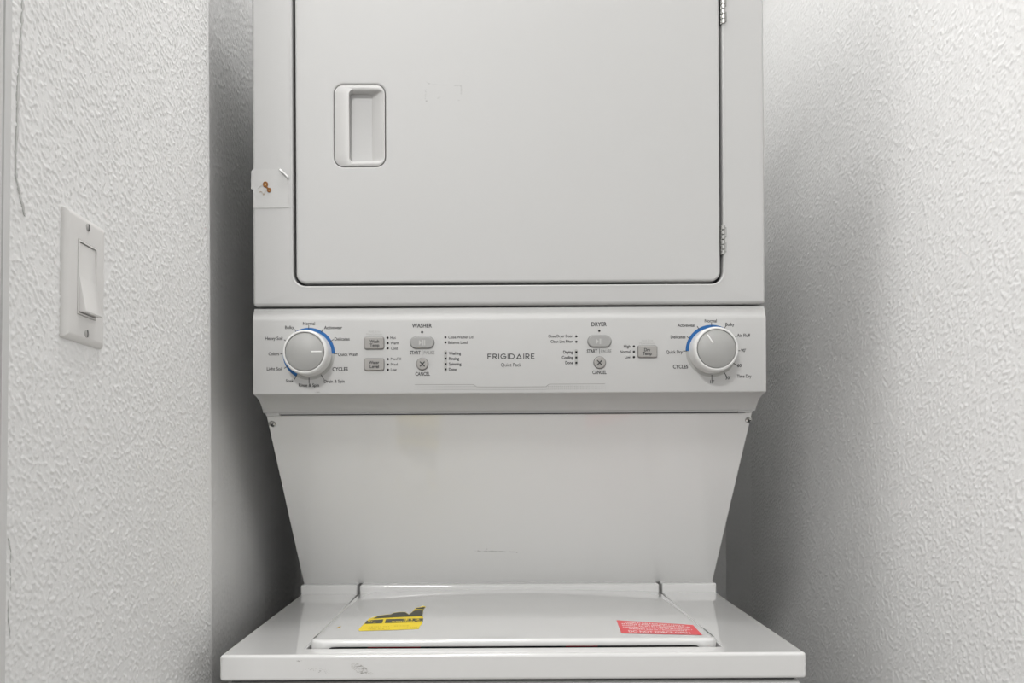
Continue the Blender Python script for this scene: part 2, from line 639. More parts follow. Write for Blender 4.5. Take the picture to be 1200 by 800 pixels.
for j in range(NY):
    for i in range(NX):
        bm.faces.new((grid[j][i], grid[j][i + 1], grid[j + 1][i + 1], grid[j + 1][i]))
# skirt: shallow along the front (finger gap), deeper near the corners and along the sides
rimv = [grid[j][0] for j in range(NY, -1, -1)] + [grid[0][i] for i in range(1, NX)] + [grid[j][NX] for j in range(NY + 1)]
low = []
for v in rimv:
    side = abs(v.co.x - LXC)
    f = 1.0
    if v.co.y < LF + 0.02:
        f = min(max((side - (LHW - 0.030)) / 0.022, 0), 1)
        f = f * f * (3 - 2 * f)
    zb = ZT + 0.0004 - 0.010 * f
    low.append(bm.verts.new((v.co.x, v.co.y + (0.0012 if v.co.y < LF + 0.02 else 0), zb)))
under = []
for i in range(len(rimv) - 1):
    bm.faces.new((rimv[i + 1], rimv[i], low[i], low[i + 1]))
# underside
for i in range(len(low)):
    v = low[i]
    under.append(bm.verts.new((LXC + (v.co.x - LXC) * 0.97, v.co.y + 0.012 * (1 if v.co.y < LF + 0.1 else 0), v.co.z + 0.001)))
for i in range(len(low) - 1):
    bm.faces.new((low[i + 1], low[i], under[i], under[i + 1]))
lid = obj('lid', bm, M_TOP, mach, angle=60)
obj('lid_hinge_ledge', box((LX0 + 0.0015, DR - 0.001, ZT - 0.006), (LX1 - 0.0015, DR + 0.05, ZT + 0.0146), 0.004, 4), M_TOP, lid, wn=True)

# ---- slanted panel between worktop and console
P_T, P_B = (1.142, CZ + 0.044), (1.3575, CZ - 0.2305)
dy, dz = P_B[0] - P_T[0], P_B[1] - P_T[1]
ln = math.hypot(dy, dz); dy /= ln; dz /= ln
ny_, nz_ = dz, -dy                # outward normal (towards room, downwards)
prof = [(P_T[0] + 0.002 * dy, P_T[1] + 0.002 * dz), P_B, (P_B[0] - 0.004 * ny_, P_B[1] - 0.004 * nz_), (P_T[0] - 0.004 * ny_, P_T[1] - 0.004 * nz_)]
bm = prism_x(prof, X0 + 0.0006, X1 - 0.0006, 0.0016, 3)
panel = obj('slanted_panel', bm, M_PANEL, mach, wn=True)
prof = [(P_T[0] + 0.005, P_T[1]), (P_B[0] + 0.007, P_B[1] + 0.002), (P_B[0] + 0.007, ZT - 0.02), (BACK, ZT - 0.02), (BACK, CZ + 0.185), (DC + 0.05, CZ + 0.185), (DC + 0.05, P_T[1])]
obj('rear_support', prism_x(prof, X0 + 0.002, X1 - 0.002), M_EN, mach, smooth=False)
PANEL_N = Vector((0, ny_, nz_))
def panel_pt(px, py, lift=0.0):
    a, b = ray(px, py)
    # plane through P_T with normal PANEL_N
    d = Vector((a, 1, b)); o = Vector((0, 0, CZ))
    q = Vector((0, P_T[0], P_T[1]))
    t = (q - o).dot(PANEL_N) / d.dot(PANEL_N)
    return o + d * t + PANEL_N * lift
def frame_at(p, n):
    """matrix whose -y axis looks along n"""
    yv = -Vector(n).normalized()
    xv = Vector((1, 0, 0))
    zv = xv.cross(yv).normalized()
    return Matrix.Translation(p) @ Matrix((xv, yv, zv)).transposed().to_4x4()
for px, py, rot in ((319.3, 496.2, 25), (877.2, 491.5, 70)):
    m4 = frame_at(panel_pt(px, py), PANEL_N) @ Matrix.Rotation(math.radians(rot), 4, 'Y')
    bm = lathe([(0, -0.002), (0.0050, -0.002), (0.0050, 0.0008), (0.0044, 0.0022), (0.0028, 0.0030), (0.0, 0.0033)], 24, m4)
    s = obj('screw', bm, M_STEEL, panel)
    bm = box((-0.0026, -0.0036, -0.0006), (0.0026, -0.0026, 0.0006))
    box((-0.0006, -0.0036, -0.0026), (0.0006, -0.0026, 0.0026), bm=bm)
    bmesh.ops.transform(bm, matrix=m4, verts=bm.verts)
    # cross slot belongs to the panel's screw; kept as its own small part
    obj('screw_slot', bm, M_DARK, panel, smooth=False)

# ---- dryer cabinet with door opening
ZD0 = PD(596, 356.8, DD).z
ZD1 = 1.93
d0 = PD(343.9, 334.0, DD); d1 = PD(847.6, 332.6, DD)
OX0, OX1 = d0.x, d1.x
OZ0 = PD(596, 333.6, DD).z
OZ1 = CZ + (521 + 40) / 876.0
oq = (X0, X1, ZD0, ZD1, 0.004)
iq = (OX0, OX1, OZ0, OZ1, 0.0165)
rings = [(*inset(oq, 0.0), BACK + 0.02), (*inset(oq, 0.0), DD + 0.0045), (*inset(oq, 0.0013), DD + 0.0014), (*inset(oq, 0.0042), DD),
         (*inset(iq, -0.0042), DD), (*inset(iq, -0.0026), DD - 0.0009), (*inset(iq, -0.0010), DD - 0.0006), (*inset(iq, 0.0), DD + 0.0015), (*inset(iq, 0.0), DD + 0.022)]
bm = loft(rings, k=8)
dryer = obj('dryer_cabinet', bm, M_DOOR, mach, wn=True, angle=60)
obj('door_gap_shade', loft([(*inset(iq, 0.0002), DD + 0.0215), (*inset(iq, 0.0002), DD + 0.016), (*inset(iq, 0.012), DD + 0.016), (*inset(iq, 0.012), DD + 0.0215)], k=6), M_DARK, mach)  # dark ring painting the shade at the back of the door groove

# ---- dryer door with scooped pull
g = 0.0037
dq = inset(iq, g)
HD = DD - 0.0004
hx0, hx1 = PD(391.2, 150, HD).x, PD(451.6, 150, HD).x
hz0, hz1 = PD(421, 195.0, HD).z, PD(421, 98.6, HD).z
hq = (hx0, hx1, hz0, hz1, 0.0125)
rings = [(*dq, DD + 0.015), (*dq, HD + 0.0028), (*inset(dq, 0.0010), HD + 0.0008), (*inset(dq, 0.0032), HD),
         (*inset(hq, -0.0024), HD), (*inset(hq, -0.0006), HD + 0.0012), (*inset(hq, 0.0), HD + 0.0026), (*inset(hq, 0.0), HD + 0.012)]
bm = loft(rings, k=8)
door = obj('dryer_door', bm, M_DOOR, mach, wn=True, angle=60)
# pull: plate with a scoop that is deepest at the left and rises to the right
hp = inset(hq, 0.0008)
sx0, sx1 = PD(409.8, 150, HD).x, PD(449.6, 150, HD).x
sz0, sz1 = PD(421, 188.9, HD).z, PD(421, 105.6, HD).z
bm = bmesh.new()
K = 8
outer_back = [bm.verts.new((x, HD + 0.011, z)) for x, z in rr(*hp, K)]
outer_a = [bm.verts.new((x, HD + 0.0012, z)) for x, z in rr(*hp, K)]
outer_b = [bm.verts.new((x, HD + 0.0002, z)) for x, z in rr(*inset(hp, 0.0012), K)]
def scoop_depth(x, z):
    u = (x - sx0) / (sx1 - sx0)
    return 0.040 * (min(1.0, max(0.0, 1.06 - 1.06 * u)) ** 1.3)
sq = (sx0, sx1, sz0, sz1, 0.0055)
lip = [bm.verts.new((x, HD + 0.0002, z)) for x, z in rr(*inset(sq, -0.0012), K)]
lev = [lip]
for d_in, f in ((0.0, 0.04), (0.0003, 0.25), (0.0006, 0.55), (0.0010, 0.80), (0.0018, 0.93), (0.0035, 0.99), (0.006, 1.0), (0.009, 1.0), (0.012, 1.0), (0.015, 1.0), (0.018, 1.0), (0.0205, 1.0), (0.0218, 1.0)):
    row = []
    for x, z in rr(*inset(sq, d_in, d_in * 0.3), K):
        u = min(max((x - sx0) / (sx1 - sx0), 0), 1)
        row.append(bm.verts.new((x - 0.012 * f * (1 - u) ** 2, HD + 0.0004 + scoop_depth(x, z) * f + 0.0006 * min(f * 4, 1), z)))
    lev.append(row)
seq = [outer_back, outer_a, outer_b] + lev
n = len(outer_a)
for a, b in zip(seq, seq[1:]):
    for i in range(n):
        j = (i + 1) % n
        bm.faces.new((a[i], a[j], b[j], b[i]))
last = lev[-1]
bm.faces.new(list(reversed(last)))
obj('door_handle', bm, M_PLAST, door, angle=50)

# hinges (knuckles and leaf)
for cy in (281.0, 11.0):
    a = PD(847.4, cy, DD)
    bm = bmesh.new()
    hh = 0.0395
    for kk in range(6):
        zc = a.z - hh / 2 + hh * (kk + 0.5) / 6
        hk = hh / 6 - 0.0008
        mt = Matrix.Translation((a.x, DD - 0.0002, zc - hk / 2)) @ Matrix.Rotation(math.radians(-90), 4, 'X')
        lathe([(0, 0), (0.0024, 0), (0.0028, 0.0004), (0.0028, hk - 0.0004), (0.0024, hk), (0, hk)], 16, mt, bm)
    box((a.x - 0.0030, DD + 0.0003, a.z - hh / 2), (a.x - 0.0014, DD + 0.006, a.z + hh / 2), bm=bm)
    box((a.x + 0.001, DD - 0.0012, a.z - hh / 2 + 0.003), (a.x + 0.0042, DD + 0.004, a.z - 0.004), bm=bm)
    box((a.x + 0.001, DD - 0.0012, a.z + 0.004), (a.x + 0.0042, DD + 0.004, a.z + hh / 2 - 0.003), bm=bm)
    obj('hinge', bm, M_STEEL, door, angle=30)

# ---- control panel
prof = [(DC + 0.075, 0.1850), (DC + 0.0095, 0.1850), (DC + 0.0078, 0.1843), (DC + 0.0062, 0.1820), (DC + 0.0046, 0.1785), (DC + 0.0028, 0.1745), (DC + 0.0012, 0.1712),
        (DC + 0.0003, 0.1690), (DC, 0.1660), (DC, 0.0712), (DC + 0.0004, 0.0696), (DC + 0.0016, 0.0686), (DC + 0.006, 0.0678), (DC + 0.0155, 0.0660), (DC + 0.026, 0.0622),
        (DC + 0.0355, 0.0568), (DC + 0.0435, 0.0492), (DC + 0.0455, 0.0472), (DC + 0.0450, 0.0460), (DC + 0.0520, 0.0458), (DC + 0.075, 0.0458)]
bm = prism_x([(y, CZ + z) for y, z in prof], X0, X1, 0.0022, 3)
console = obj('control_panel', bm, M_CON, mach, angle=28)
obj('console_gap_shade', box((X0 + 0.012, DC + 0.052, P_T[1] - 0.001), (X1 - 0.012, DC + 0.09, CZ + 0.0475)), M_DARK, mach, smooth=False)  # black filler for the shade between console and slanted panel
for px in (319.0, 873.5):
    p = PD(px, 484.5 if px < 600 else 480.0, DC + 0.046)
    obj('bracket_clip', box((p.x - 0.0095, DC + 0.047, p.z - 0.0035), (p.x + 0.0095, DC + 0.062, p.z + 0.006), 0.0012, 2), M_EN, mach)

PXM = F / DC
LIFT = 0.00018
def console_pt(px, py, lift=LIFT):
    return PD(px, py, DC - lift)
def print_text(s, x0, x1, ymid, caph, parent, m, bold=0.012, depth=None, name='lettering', surf=None):
    """flat lettering that fills x0..x1 with capitals caph pixels tall about ymid"""
    vs, fs = text_raw(s, bold)
    lx_, hx_ = min(v[0] for v in vs), max(v[0] for v in vs)
    ch = cap_height()
    surf = surf or (lambda a, b: PD(a, b, depth if depth else DC - LIFT))
    bm = bmesh.new()
    V = []
    ys = ymid + ROLL * ((x0 + x1) / 2 - (x0 + x1) / 2)
    for x, y in vs:
        px = x0 + (x - lx_) / (hx_ - lx_) * (x1 - x0)
        py = ymid - (y / ch - 0.5) * caph - ROLL * (px - (x0 + x1) / 2)
        V.append(bm.verts.new(surf(px, py)))
    for f in fs:
        try:
            bm.faces.new([V[i] for i in f])
        except ValueError:
            pass
    return obj(name, bm, m, parent, smooth=False, recalc=False)

def disc(cx, cy, rpx, m, name, parent, depth=None, n=20):
    d = depth if depth else DC
    c = PD(cx, cy, d)
    r = rpx / F * d
    return obj(name, lathe([(0, -0.0005), (r, -0.0005), (r, 0.0003), (r * 0.7, 0.0007), (0, 0.0008)], n, Matrix.Translation(c)), m, parent)

def arc(cx, cy, r0, r1, a0, a1, m, name, parent, lift=0.0001, steps=48):
    bm = bmesh.new()
    c = PD(cx, cy, DC - lift)
    k = DC / F
    prev = None
    for i in range(steps + 1):
        a = math.radians(a0 + (a1 - a0) * i / steps)
        p = [bm.verts.new((c.x + r * k * math.sin(a), c.y, c.z + r * k * math.cos(a))) for r in (r0, r1)]
        if prev:
            bm.faces.new((prev[0], prev[1], p[1], p[0]))
        prev = p
    return obj(name, bm, m, parent, smooth=False)

def dial(cx, cy, blue, grey, ticks, pointer, labels):
    if grey:
        arc(cx, cy, 26, 30.4, grey[0], grey[1], M_STRIP, 'grey_dial_band', console, lift=0.00008)
    arc(cx, cy, 26, 30.6, blue[0], blue[1], M_BLUE, 'blue_dial_band', console, lift=0.00011)
    bm = bmesh.new()
    k = DC / F
    c = PD(cx, cy, DC - 0.00022)
    for a, r0, r1 in ticks:
        a = math.radians(a)
        d = Vector((math.sin(a), 0, math.cos(a))); s = Vector((math.cos(a), 0, -math.sin(a))) * 0.38 * k
        q = [c + d * r0 * k - s, c + d * r1 * k - s, c + d * r1 * k + s, c + d * r0 * k + s]
        bm.faces.new([bm.verts.new(v) for v in q])
    obj('dial_ticks', bm, M_INK, console, smooth=False)
    # knob
    b = PD(cx, cy, DC)
    T = Matrix.Translation(b)
    bm = lathe([(0.0, 0), (0.0306, 0.0), (0.0306, 0.0018), (0.0302, 0.004), (0.0297, 0.018), (0.0291, 0.0225), (0.0281, 0.0245), (0.0268, 0.0251), (0.0259, 0.0247), (0.0256, 0.0215), (0.0, 0.0215)], 72, T)
    kb = obj('knob', bm, M_RIM, mach, angle=50)
    obj('knob_face', lathe([(0.0, 0.0214), (0.0249, 0.0214), (0.0249, 0.0240), (0.0243, 0.0247), (0.0, 0.0250)], 72, T), M_GREY, kb, angle=50)
    a = math.radians(pointer[0])
    d = Vector((math.sin(a), 0, math.cos(a)))
    bm = loft([(-0.0009, 0.0009, pointer[1], pointer[2], 0.0004, -0.0246), (-0.0009, 0.0009, pointer[1], pointer[2], 0.0004, -0.0252), (-0.0006, 0.0006, pointer[1] + 0.0003, pointer[2] - 0.0003, 0.0003, -0.0254)],
              k=2, mtx=T @ Matrix.Rotation(a, 4, 'Y'))
    obj('pointer_mark', bm, M_WHITEINK, kb)
    for s, x0, x1, y in labels:
        big = s == 'CYCLES'
        print_text(s, x0, x1, y, 4.1 if big else 3.6, console, M_INK, 0.022 if big else 0.014)

dial(362.0, 414.5, (-150, 90), (90, 210),
     [(a, 29, 33.5) for a in (0, 30, 60, 90, 240, 270, 300, 330)] + [(a, 28, 34.5) for a in (150, 180, 210)],
     (90, 0.0085, 0.0222),
     [('Normal', 355, 369.1, 378.9), ('Bulky', 334.0, 344.4, 383.4), ('Heavy Soil', 310.8, 331.1, 396.3), ('Colors', 314.7, 327, 414.5),
      ('Light Soil', 312.7, 330.6, 432), ('Soak', 335, 344.1, 446.1), ('Rinse & Spin', 350, 373.8, 451.2), ('Drain & Spin', 379.7, 403.7, 446.6),
      ('Quick Wash', 396, 419.2, 415), ('Delicates', 391.9, 409.7, 397), ('Activewear', 379.8, 401.1, 383.6), ('CYCLES', 389.6, 407.6, 432.3)])
dial(834.0, 411.0, (-90, 60), (60, 270),
     [(a, 29, 33.5) for a in (0, 30, 60, 90, 270, 300, 330)] + [(a, 28, 34.5) for a in (120, 150, 180)],
     (-33, 0.0085, 0.0222),
     [('Normal', 825.8, 839.9, 375.8), ('Bulky', 850.2, 860.5, 379.9), ('Air Fluff', 863.7, 879.1, 392.7), ("90'", 868.4, 874, 410.5),
      ("60'", 864.1, 869.7, 428.1), ('Time Dry', 863.7, 880.6, 440.5), ("30'", 850.2, 855.8, 442.5), ("15'", 832.2, 836.9, 447.2),
      ('Quick Dry', 780.7, 800, 412.2), ('Delicates', 785.9, 803.4, 394.6), ('Activewear', 794, 815, 380.9), ('CYCLES', 788.7, 806.2, 429.4)])

# buttons
def button(x0, x1, y0, y1, rpx, m, name, proud=0.0032):
    a, b = PD((x0 + x1) / 2, (y0 + y1) / 2, DC), F / DC
    hw, hh = (x1 - x0) / 2 / b, (y1 - y0) / 2 / b
    q = (a.x - hw, a.x + hw, a.z - hh, a.z + hh, rpx / b)
    obj('button_surround', loft([(*inset(q, -0.0006), DC + 0.001), (*inset(q, -0.0006), DC - 0.0001), (*inset(q, 0.0), DC - 0.0001)], k=6), M_INKG, console)
    return obj(name, loft([(*q, DC + 0.001), (*q, DC - proud + 0.0014), (*inset(q, 0.0004), DC - proud + 0.0005), (*inset(q, 0.0014), DC - proud)], k=6), m, mach, wn=True, angle=60)

def key(x0, x1, y0, y1, rows):
    b = button(x0, x1, y0, y1, 2.2, M_BTN, 'push_button')
    for s, a, c, y in rows:
        print_text(s, a, c, y, 3.5, b, M_INK, 0.022, depth=DC - 0.0032 - LIFT)
key(427.1, 450.0, 395.0, 408.9, [('Wash', 433.2, 444.2, 399.7), ('Temp', 433.4, 444.5, 404.3)])
key(427.2, 450.1, 420.0, 433.9, [('Water', 432.4, 444.4, 424.5), ('Level', 433.4, 444.0, 429.2)])
key(747.3, 769.8, 405.0, 418.8, [('Dry', 755.0, 762.2, 409.6), ('Temp', 753.0, 763.8, 414.0)])
for xa, xb, xc, xd, y in ((432, 444.9, 429.2, 447.6, 388.2), (752.2, 765, 749.5, 767.2, 398.8)):
    print_text('Hold 3s to', xa, xb, y, 2.4, console, M_INKL, 0.0)
    print_text('Mute/Unmute', xc, xd, y + 3.2, 2.4, console, M_INKL, 0.0)

def leds(pts, r=1.35):
    for x, y in pts:
        disc(x, y, r, M_LED, 'indicator_light', console, n=12)
leds([(454.2, 395.6), (454.3, 401.8), (454.3, 408), (454.5, 420.6), (454.5, 426.9), (454.6, 433), (494.6, 389), (522, 395), (522, 401.1),
      (702.3, 387.5), (675.3, 393.9), (675.3, 400.2), (742.8, 405.7), (742.8, 412), (742.8, 418.2)])
for s, a, b, y in (('Hot', 457.5, 463.9, 395.4), ('Warm', 457.5, 467.4, 401.7), ('Cold', 457.9, 465.8, 407.9), ('MaxFill', 457.9, 469.9, 420.3), ('Med', 457.9, 465.8, 426.6),
                   ('Low', 457.9, 464.9, 432.8), ('Close Washer Lid', 525.3, 554.4, 394.8), ('Balance Load', 525.3, 547.8, 401.1),
                   ('Close Dryer Door', 642.4, 671.2, 393.6), ('Clean Lint Filter', 645.4, 671.2, 399.8), ('High', 731, 738.7, 405.6), ('Normal', 726.7, 738.7, 411.9), ('Low', 732.3, 738.7, 418.2)):
    print_text(s, a, b, y, 3.2, console, M_INK, 0.0 if 'M' in s else 0.012)
for s, a, b, y in (('Washing', 525.8, 540.1, 413.8), ('Rinsing', 526, 538, 420), ('Spinning', 526, 540.6, 426.3), ('Done', 526, 534.9, 432.5),
                   ('Drying', 660, 671.5, 412.4), ('Cooling', 658.5, 671.5, 418.6), ('Done', 662.5, 671.5, 424.8)):
    print_text(s, a, b, y, 3.3, console, M_INK, 0.024)
for s, a, b, y, c, bo in (('WASHER', 482.8, 506.1, 381.3, 4.5, 0.022), ('DRYER', 693, 711, 379.7, 4.5, 0.022), ('CANCEL', 486.7, 503.8, 437.9, 4.0, 0.02), ('CANCEL', 694.2, 710.7, 436, 4.0, 0.02),
                      ('START', 480.1, 492.8, 413.1, 4.0, 0.024), ('START', 687.7, 700, 411.4, 4.0, 0.024)):
    print_text(s, a, b, y, c, console, M_INK, bo)
for a, b, xl, y in ((496.7, 509.2, 494.7, 413.1), (704.5, 716.5, 702.5, 411.4)):
    print_text('PAUSE', a, b, y, 3.9, console, M_INKG, -0.004)
    p, q = console_pt(xl - 0.3, y + 3), console_pt(xl + 0.3, y - 3)
    bm = bmesh.new()
    bm.faces.new([bm.verts.new(v) for v in ((p.x, p.y, p.z), (q.x, p.y, p.z), (q.x, p.y, q.z), (p.x, p.y, q.z))])
    obj('divider_mark', bm, M_INKG, console, smooth=False)
def poly_flat(pts, d, m, name, parent):
    bm = bmesh.new()
    bm.faces.new([bm.verts.new(PD(a, b, d)) for a, b in pts])
    return obj(name, bm, m, parent, smooth=False)
for x0, x1, y0, y1 in ((480.8, 508.7, 394.6, 408.0), (688.8, 716.1, 393.0, 406.7)):
    b = button(x0, x1, y0, y1, 6.7, M_PILL, 'start_button', 0.0036)
    cx, cy, d = (x0 + x1) / 2 - 0.2, (y0 + y1) / 2, DC - 0.0036 - LIFT
    poly_flat([(cx - 3.6, cy - 3.2), (cx - 3.6, cy + 3.2), (cx - 0.6, cy)], d, M_ICON, 'play_symbol', b)
    for o_ in (0.4, 2.4):
        poly_flat([(cx + o_, cy - 3.2), (cx + o_, cy + 3.2), (cx + o_ + 1.3, cy + 3.2), (cx + o_ + 1.3, cy - 3.2)], d, M_ICON, 'pause_symbol', b)
for cx, cy in ((494.9, 426.4), (702.7, 424.8)):
    b = button(cx - 6.9, cx + 6.9, cy - 6.9, cy + 6.9, 6.88, M_BTN, 'cancel_button', 0.0030)
    d = DC - 0.0030 - LIFT
    for sgn in (1, -1):
        e = 2.8; t = 0.42
        poly_flat([(cx - e + t, cy - sgn * (e + t)), (cx - e - t, cy - sgn * (e - t)), (cx + e - t, cy + sgn * (e + t)), (cx + e + t, cy + sgn * (e - t))], d, M_INK, 'cross_symbol', b)
        d -= 0.00004
# cycle progress strips
for cx, y0, y1, ys in ((522.2, 410.3, 435.8, (413.7, 420.0, 426.3, 432.5)), (675.3, 409.2, 428.7, (412.5, 418.8, 425.0))):
    a, b_ = PD(cx - 1.7, y1, DC), PD(cx + 1.7, y0, DC)
    obj('progress_strip', loft([(a.x, b_.x, a.z, b_.z, 0.0019, DC + 0.0005), (a.x, b_.x, a.z, b_.z, 0.0019, DC - 0.0002)], k=5), M_STRIP, console)
    for y in ys:
        p, q = PD(cx - 1.15, y + 1.15, DC), PD(cx + 1.15, y - 1.15, DC)
        obj('indicator_light', box((p.x, DC - 0.0006, p.z), (q.x, DC + 0.0003, q.z)), M_LED, console, smooth=False)

# maker's name in wide geometric capitals, the A a plain triangle
def stroke_poly(bm, pts, th, surf, closed=False):
    n = len(pts)
    L, Rr = [], []
    for i in range(n):
        p = Vector(pts[i])
        if closed:
            a, c = Vector(pts[i - 1]), Vector(pts[(i + 1) % n])
        else:
            a, c = Vector(pts[max(i - 1, 0)]), Vector(pts[min(i + 1, n - 1)])
        d1 = (p - a); d2 = (c - p)
        if d1.length < 1e-9: d1 = d2
        if d2.length < 1e-9: d2 = d1
        d1 = d1.normalized(); d2 = d2.normalized()
        n1 = Vector((-d1.y, d1.x)); n2 = Vector((-d2.y, d2.x))
        m_ = (n1 + n2)
        m_ = m_ / max(m_.dot(n1), 0.35)
        L.append(bm.verts.new(surf(*(p + m_ * th / 2)))); Rr.append(bm.verts.new(surf(*(p - m_ * th / 2))))
    for i in range(n if closed else n - 1):
        j = (i + 1) % n
        bm.faces.new((L[i], Rr[i], Rr[j], L[j]))
def arcpts(cx, cy, rx, ry, a0, a1, k=12):
    return [(cx + rx * math.cos(math.radians(a0 + (a1 - a0) * i / k)), cy + ry * math.sin(math.radians(a0 + (a1 - a0) * i / k))) for i in range(k + 1)]
GL = {
    'F': (0.50, [[(0, 0), (0, 1)], [(-.07, .93), (.5, .93)], [(0, .5), (.42, .5)]]),
    'R': (0.58, [[(0, 0), (0, 1)], [(-.07, .93), (.28, .93)] + arcpts(.28, .68, .26, .25, 90, -90) + [(0, .43)], [(.26, .43), (.56, 0)]]),
    'I': (0.0, [[(0, 0), (0, 1)]]),
    'G': (0.84, [arcpts(.45, .5, .42, .44, 42, 330, 22) + [(.82, .46), (.45, .46)]]),
    'D': (0.70, [[(0, 0), (0, 1)], [(-.07, .93), (.24, .93)] + arcpts(.24, .5, .44, .43, 90, -90, 16) + [(-.07, .07)]]),
    'A': (0.86, [[(.08, .07), (.78, .07), (.43, .86)]]),
    'E': (0.50, [[(0, 0), (0, 1)], [(-.07, .93), (.5, .93)], [(0, .5), (.42, .5)], [(-.07, .07), (.5, .07)]]),
}
word = 'FRIGIDAIRE'
gapw = 0.30
adv, pos = 0.0, []
for ch_ in word:
    pos.append(adv); adv += GL[ch_][0] + gapw
total = adv - gapw
lx0, lx1, lyb, lyt = 571.8, 626.4, 420.4, 414.3
bm = bmesh.new()
for ch_, x in zip(word, pos):
    for st in GL[ch_][1]:
        pts = [(lx0 + (x + a) / total * (lx1 - lx0), lyb + (lyt - lyb) * b) for a, b in st]
        surf = lambda a, b: PD(a, b - ROLL * (a - 599), DC - LIFT)
        stroke_poly(bm, pts, 0.98, surf, closed=(ch_ == 'A'))
obj('brand_lettering', bm, M_INK, console, smooth=False)
print_text('Quiet Pack', 587, 611, 427.2, 4.2, console, M_INK, 0.0)

# printed step line and dot rows under the name
bm = bmesh.new()
stroke_poly(bm, [(486, 450.6), (554.3, 450.4), (556, 451.2), (558.6, 453.2), (599, 453.3), (639.8, 453.0), (642, 451.0), (643.8, 450.0), (709, 449.6)], 0.62, lambda a, b: PD(a, b, DC - 0.0001))
obj('step_line', bm, M_DOT, console, smooth=False)
bm = bmesh.new()
x = 486.0
while x < 711:
    mid = 558 < x < 640
    fade = min((x - 480) / 40, (716 - x) / 40, 1)
    for ri in range(3):
        if mid and ri == 0:
            continue
        y = 452.6 + ri * 1.75 + (0.35 if mid else 0) - 0.004 * (x - 599)
        h = 0.40 * (0.35 + 0.65 * fade)
        bm.faces.new([bm.verts.new(PD(x + sx * h, y + sy * h, DC - 0.0001)) for sx, sy in ((-1, 1), (1, 1), (1, -1), (-1, -1))])
    x += 1.72
obj('printed_dots', bm, M_DOT, console, smooth=False, kind='stuff')

# ================================================================== labels, tape and marks on the machine
def lid_poly(pts, lift, nsub=1):
    bm = bmesh.new()
    bm.faces.new([bm.verts.new(lid_pt(a, b, lift)) for a, b in pts])
    bmesh.ops.triangulate(bm, faces=bm.faces)
    return bm
TL, TR, BR, BL = (722.5, 726.4), (812.0, 732.0), (823.2, 743.8), (728.2, 741.6)
def red_uv(u, v):
    t = 1 - v
    a = (TL[0] + (TR[0] - TL[0]) * u, TL[1] + (TR[1] - TL[1]) * u)
    b = (BL[0] + (BR[0] - BL[0]) * u, BL[1] + (BR[1] - BL[1]) * u)
    return a[0] + (b[0] - a[0]) * t, a[1] + (b[1] - a[1]) * t
bm = bmesh.new()
g_ = [[bm.verts.new(lid_pt(*red_uv(i / 10, j / 8), 0.0003)) for i in range(11)] for j in range(9)]
for j in range(8):
    for i in range(10):
        bm.faces.new((g_[j][i], g_[j][i + 1], g_[j + 1][i + 1], g_[j + 1][i]))
red = obj('warning_label', bm, M_RED, mach)
red['label'] = 'red warning label with pale print'
def red_text(s, u0, u1, v0, v1, m, bold=0.0):
    vs, fs = text_raw(s, bold)
    a0, a1 = min(v[0] for v in vs), max(v[0] for v in vs)
    ch = cap_height()
    bm = bmesh.new()
    V = [bm.verts.new(lid_pt(*red_uv(u0 + (x - a0) / (a1 - a0) * (u1 - u0), v0 + y / ch * (v1 - v0)), 0.0006)) for x, y in vs]
    for f in fs:
        try: bm.faces.new([V[i] for i in f])
        except ValueError: pass
    obj('lettering', bm, m, red, smooth=False, recalc=False)
red_text('DO NOT FORCE OPEN', 0.10, 0.87, 0.10, 0.25, M_PINK, 0.02)
# illegible small print: rows of short strokes
bm = bmesh.new()
for v0, u0, u1 in ((0.34, 0.12, 0.84), (0.47, 0.05, 0.92), (0.60, 0.05, 0.90), (0.72, 0.05, 0.92), (0.84, 0.10, 0.88)):
    u = u0
    while u < u1:
        wd = random.uniform(0.010, 0.022)
        hgt = random.choice((0.055, 0.075))
        pts = [(u, v0), (u + wd, v0), (u + wd, v0 + hgt), (u, v0 + hgt)]
        bm.faces.new([bm.verts.new(lid_pt(*red_uv(a, b), 0.0006)) for a, b in pts])
        u += wd + random.choice((0.006, 0.006, 0.006, 0.018))
obj('small_print', bm, M_PINK, red, smooth=False, kind='stuff')

def zy(a, b):                            # pixel inside the enlarged view of the torn label
    return 400 + a / 9.23, 690 + b / 9.23
yel_pts = [(185, 440), (205, 415), (250, 372), (300, 318), (345, 305), (400, 287), (450, 280), (500, 272), (530, 276), (565, 256), (620, 248), (690, 246), (715, 262), (728, 275), (775, 240), (800, 205), (850, 193), (885, 180), (915, 190), (890, 215), (882, 255), (876, 290), (887, 315), (880, 352), (868, 380), (848, 400), (838, 430), (700, 436), (600, 440), (400, 446), (200, 452)]
bm = lid_poly([zy(a, b) for a, b in yel_pts], 0.0003)
torn = obj('torn_label', bm, M_YEL, mach, smooth=False)
torn['label'] = 'torn yellow and black label'
for pts in ([(252, 376), (272, 342), (330, 334), (456, 326), (440, 368)], [(468, 366), (484, 324), (886, 316), (880, 354)],
            [(345, 318), (400, 290), (500, 274), (530, 278), (565, 258), (620, 250), (690, 248), (715, 264), (728, 277), (775, 242), (795, 230), (884, 228), (877, 290), (600, 303)],
            [(800, 214), (812, 204), (905, 192), (892, 212), (884, 218)]):
    obj('dark_print', lid_poly([zy(a, b) for a, b in pts], 0.0005), M_YINK, torn, smooth=False)
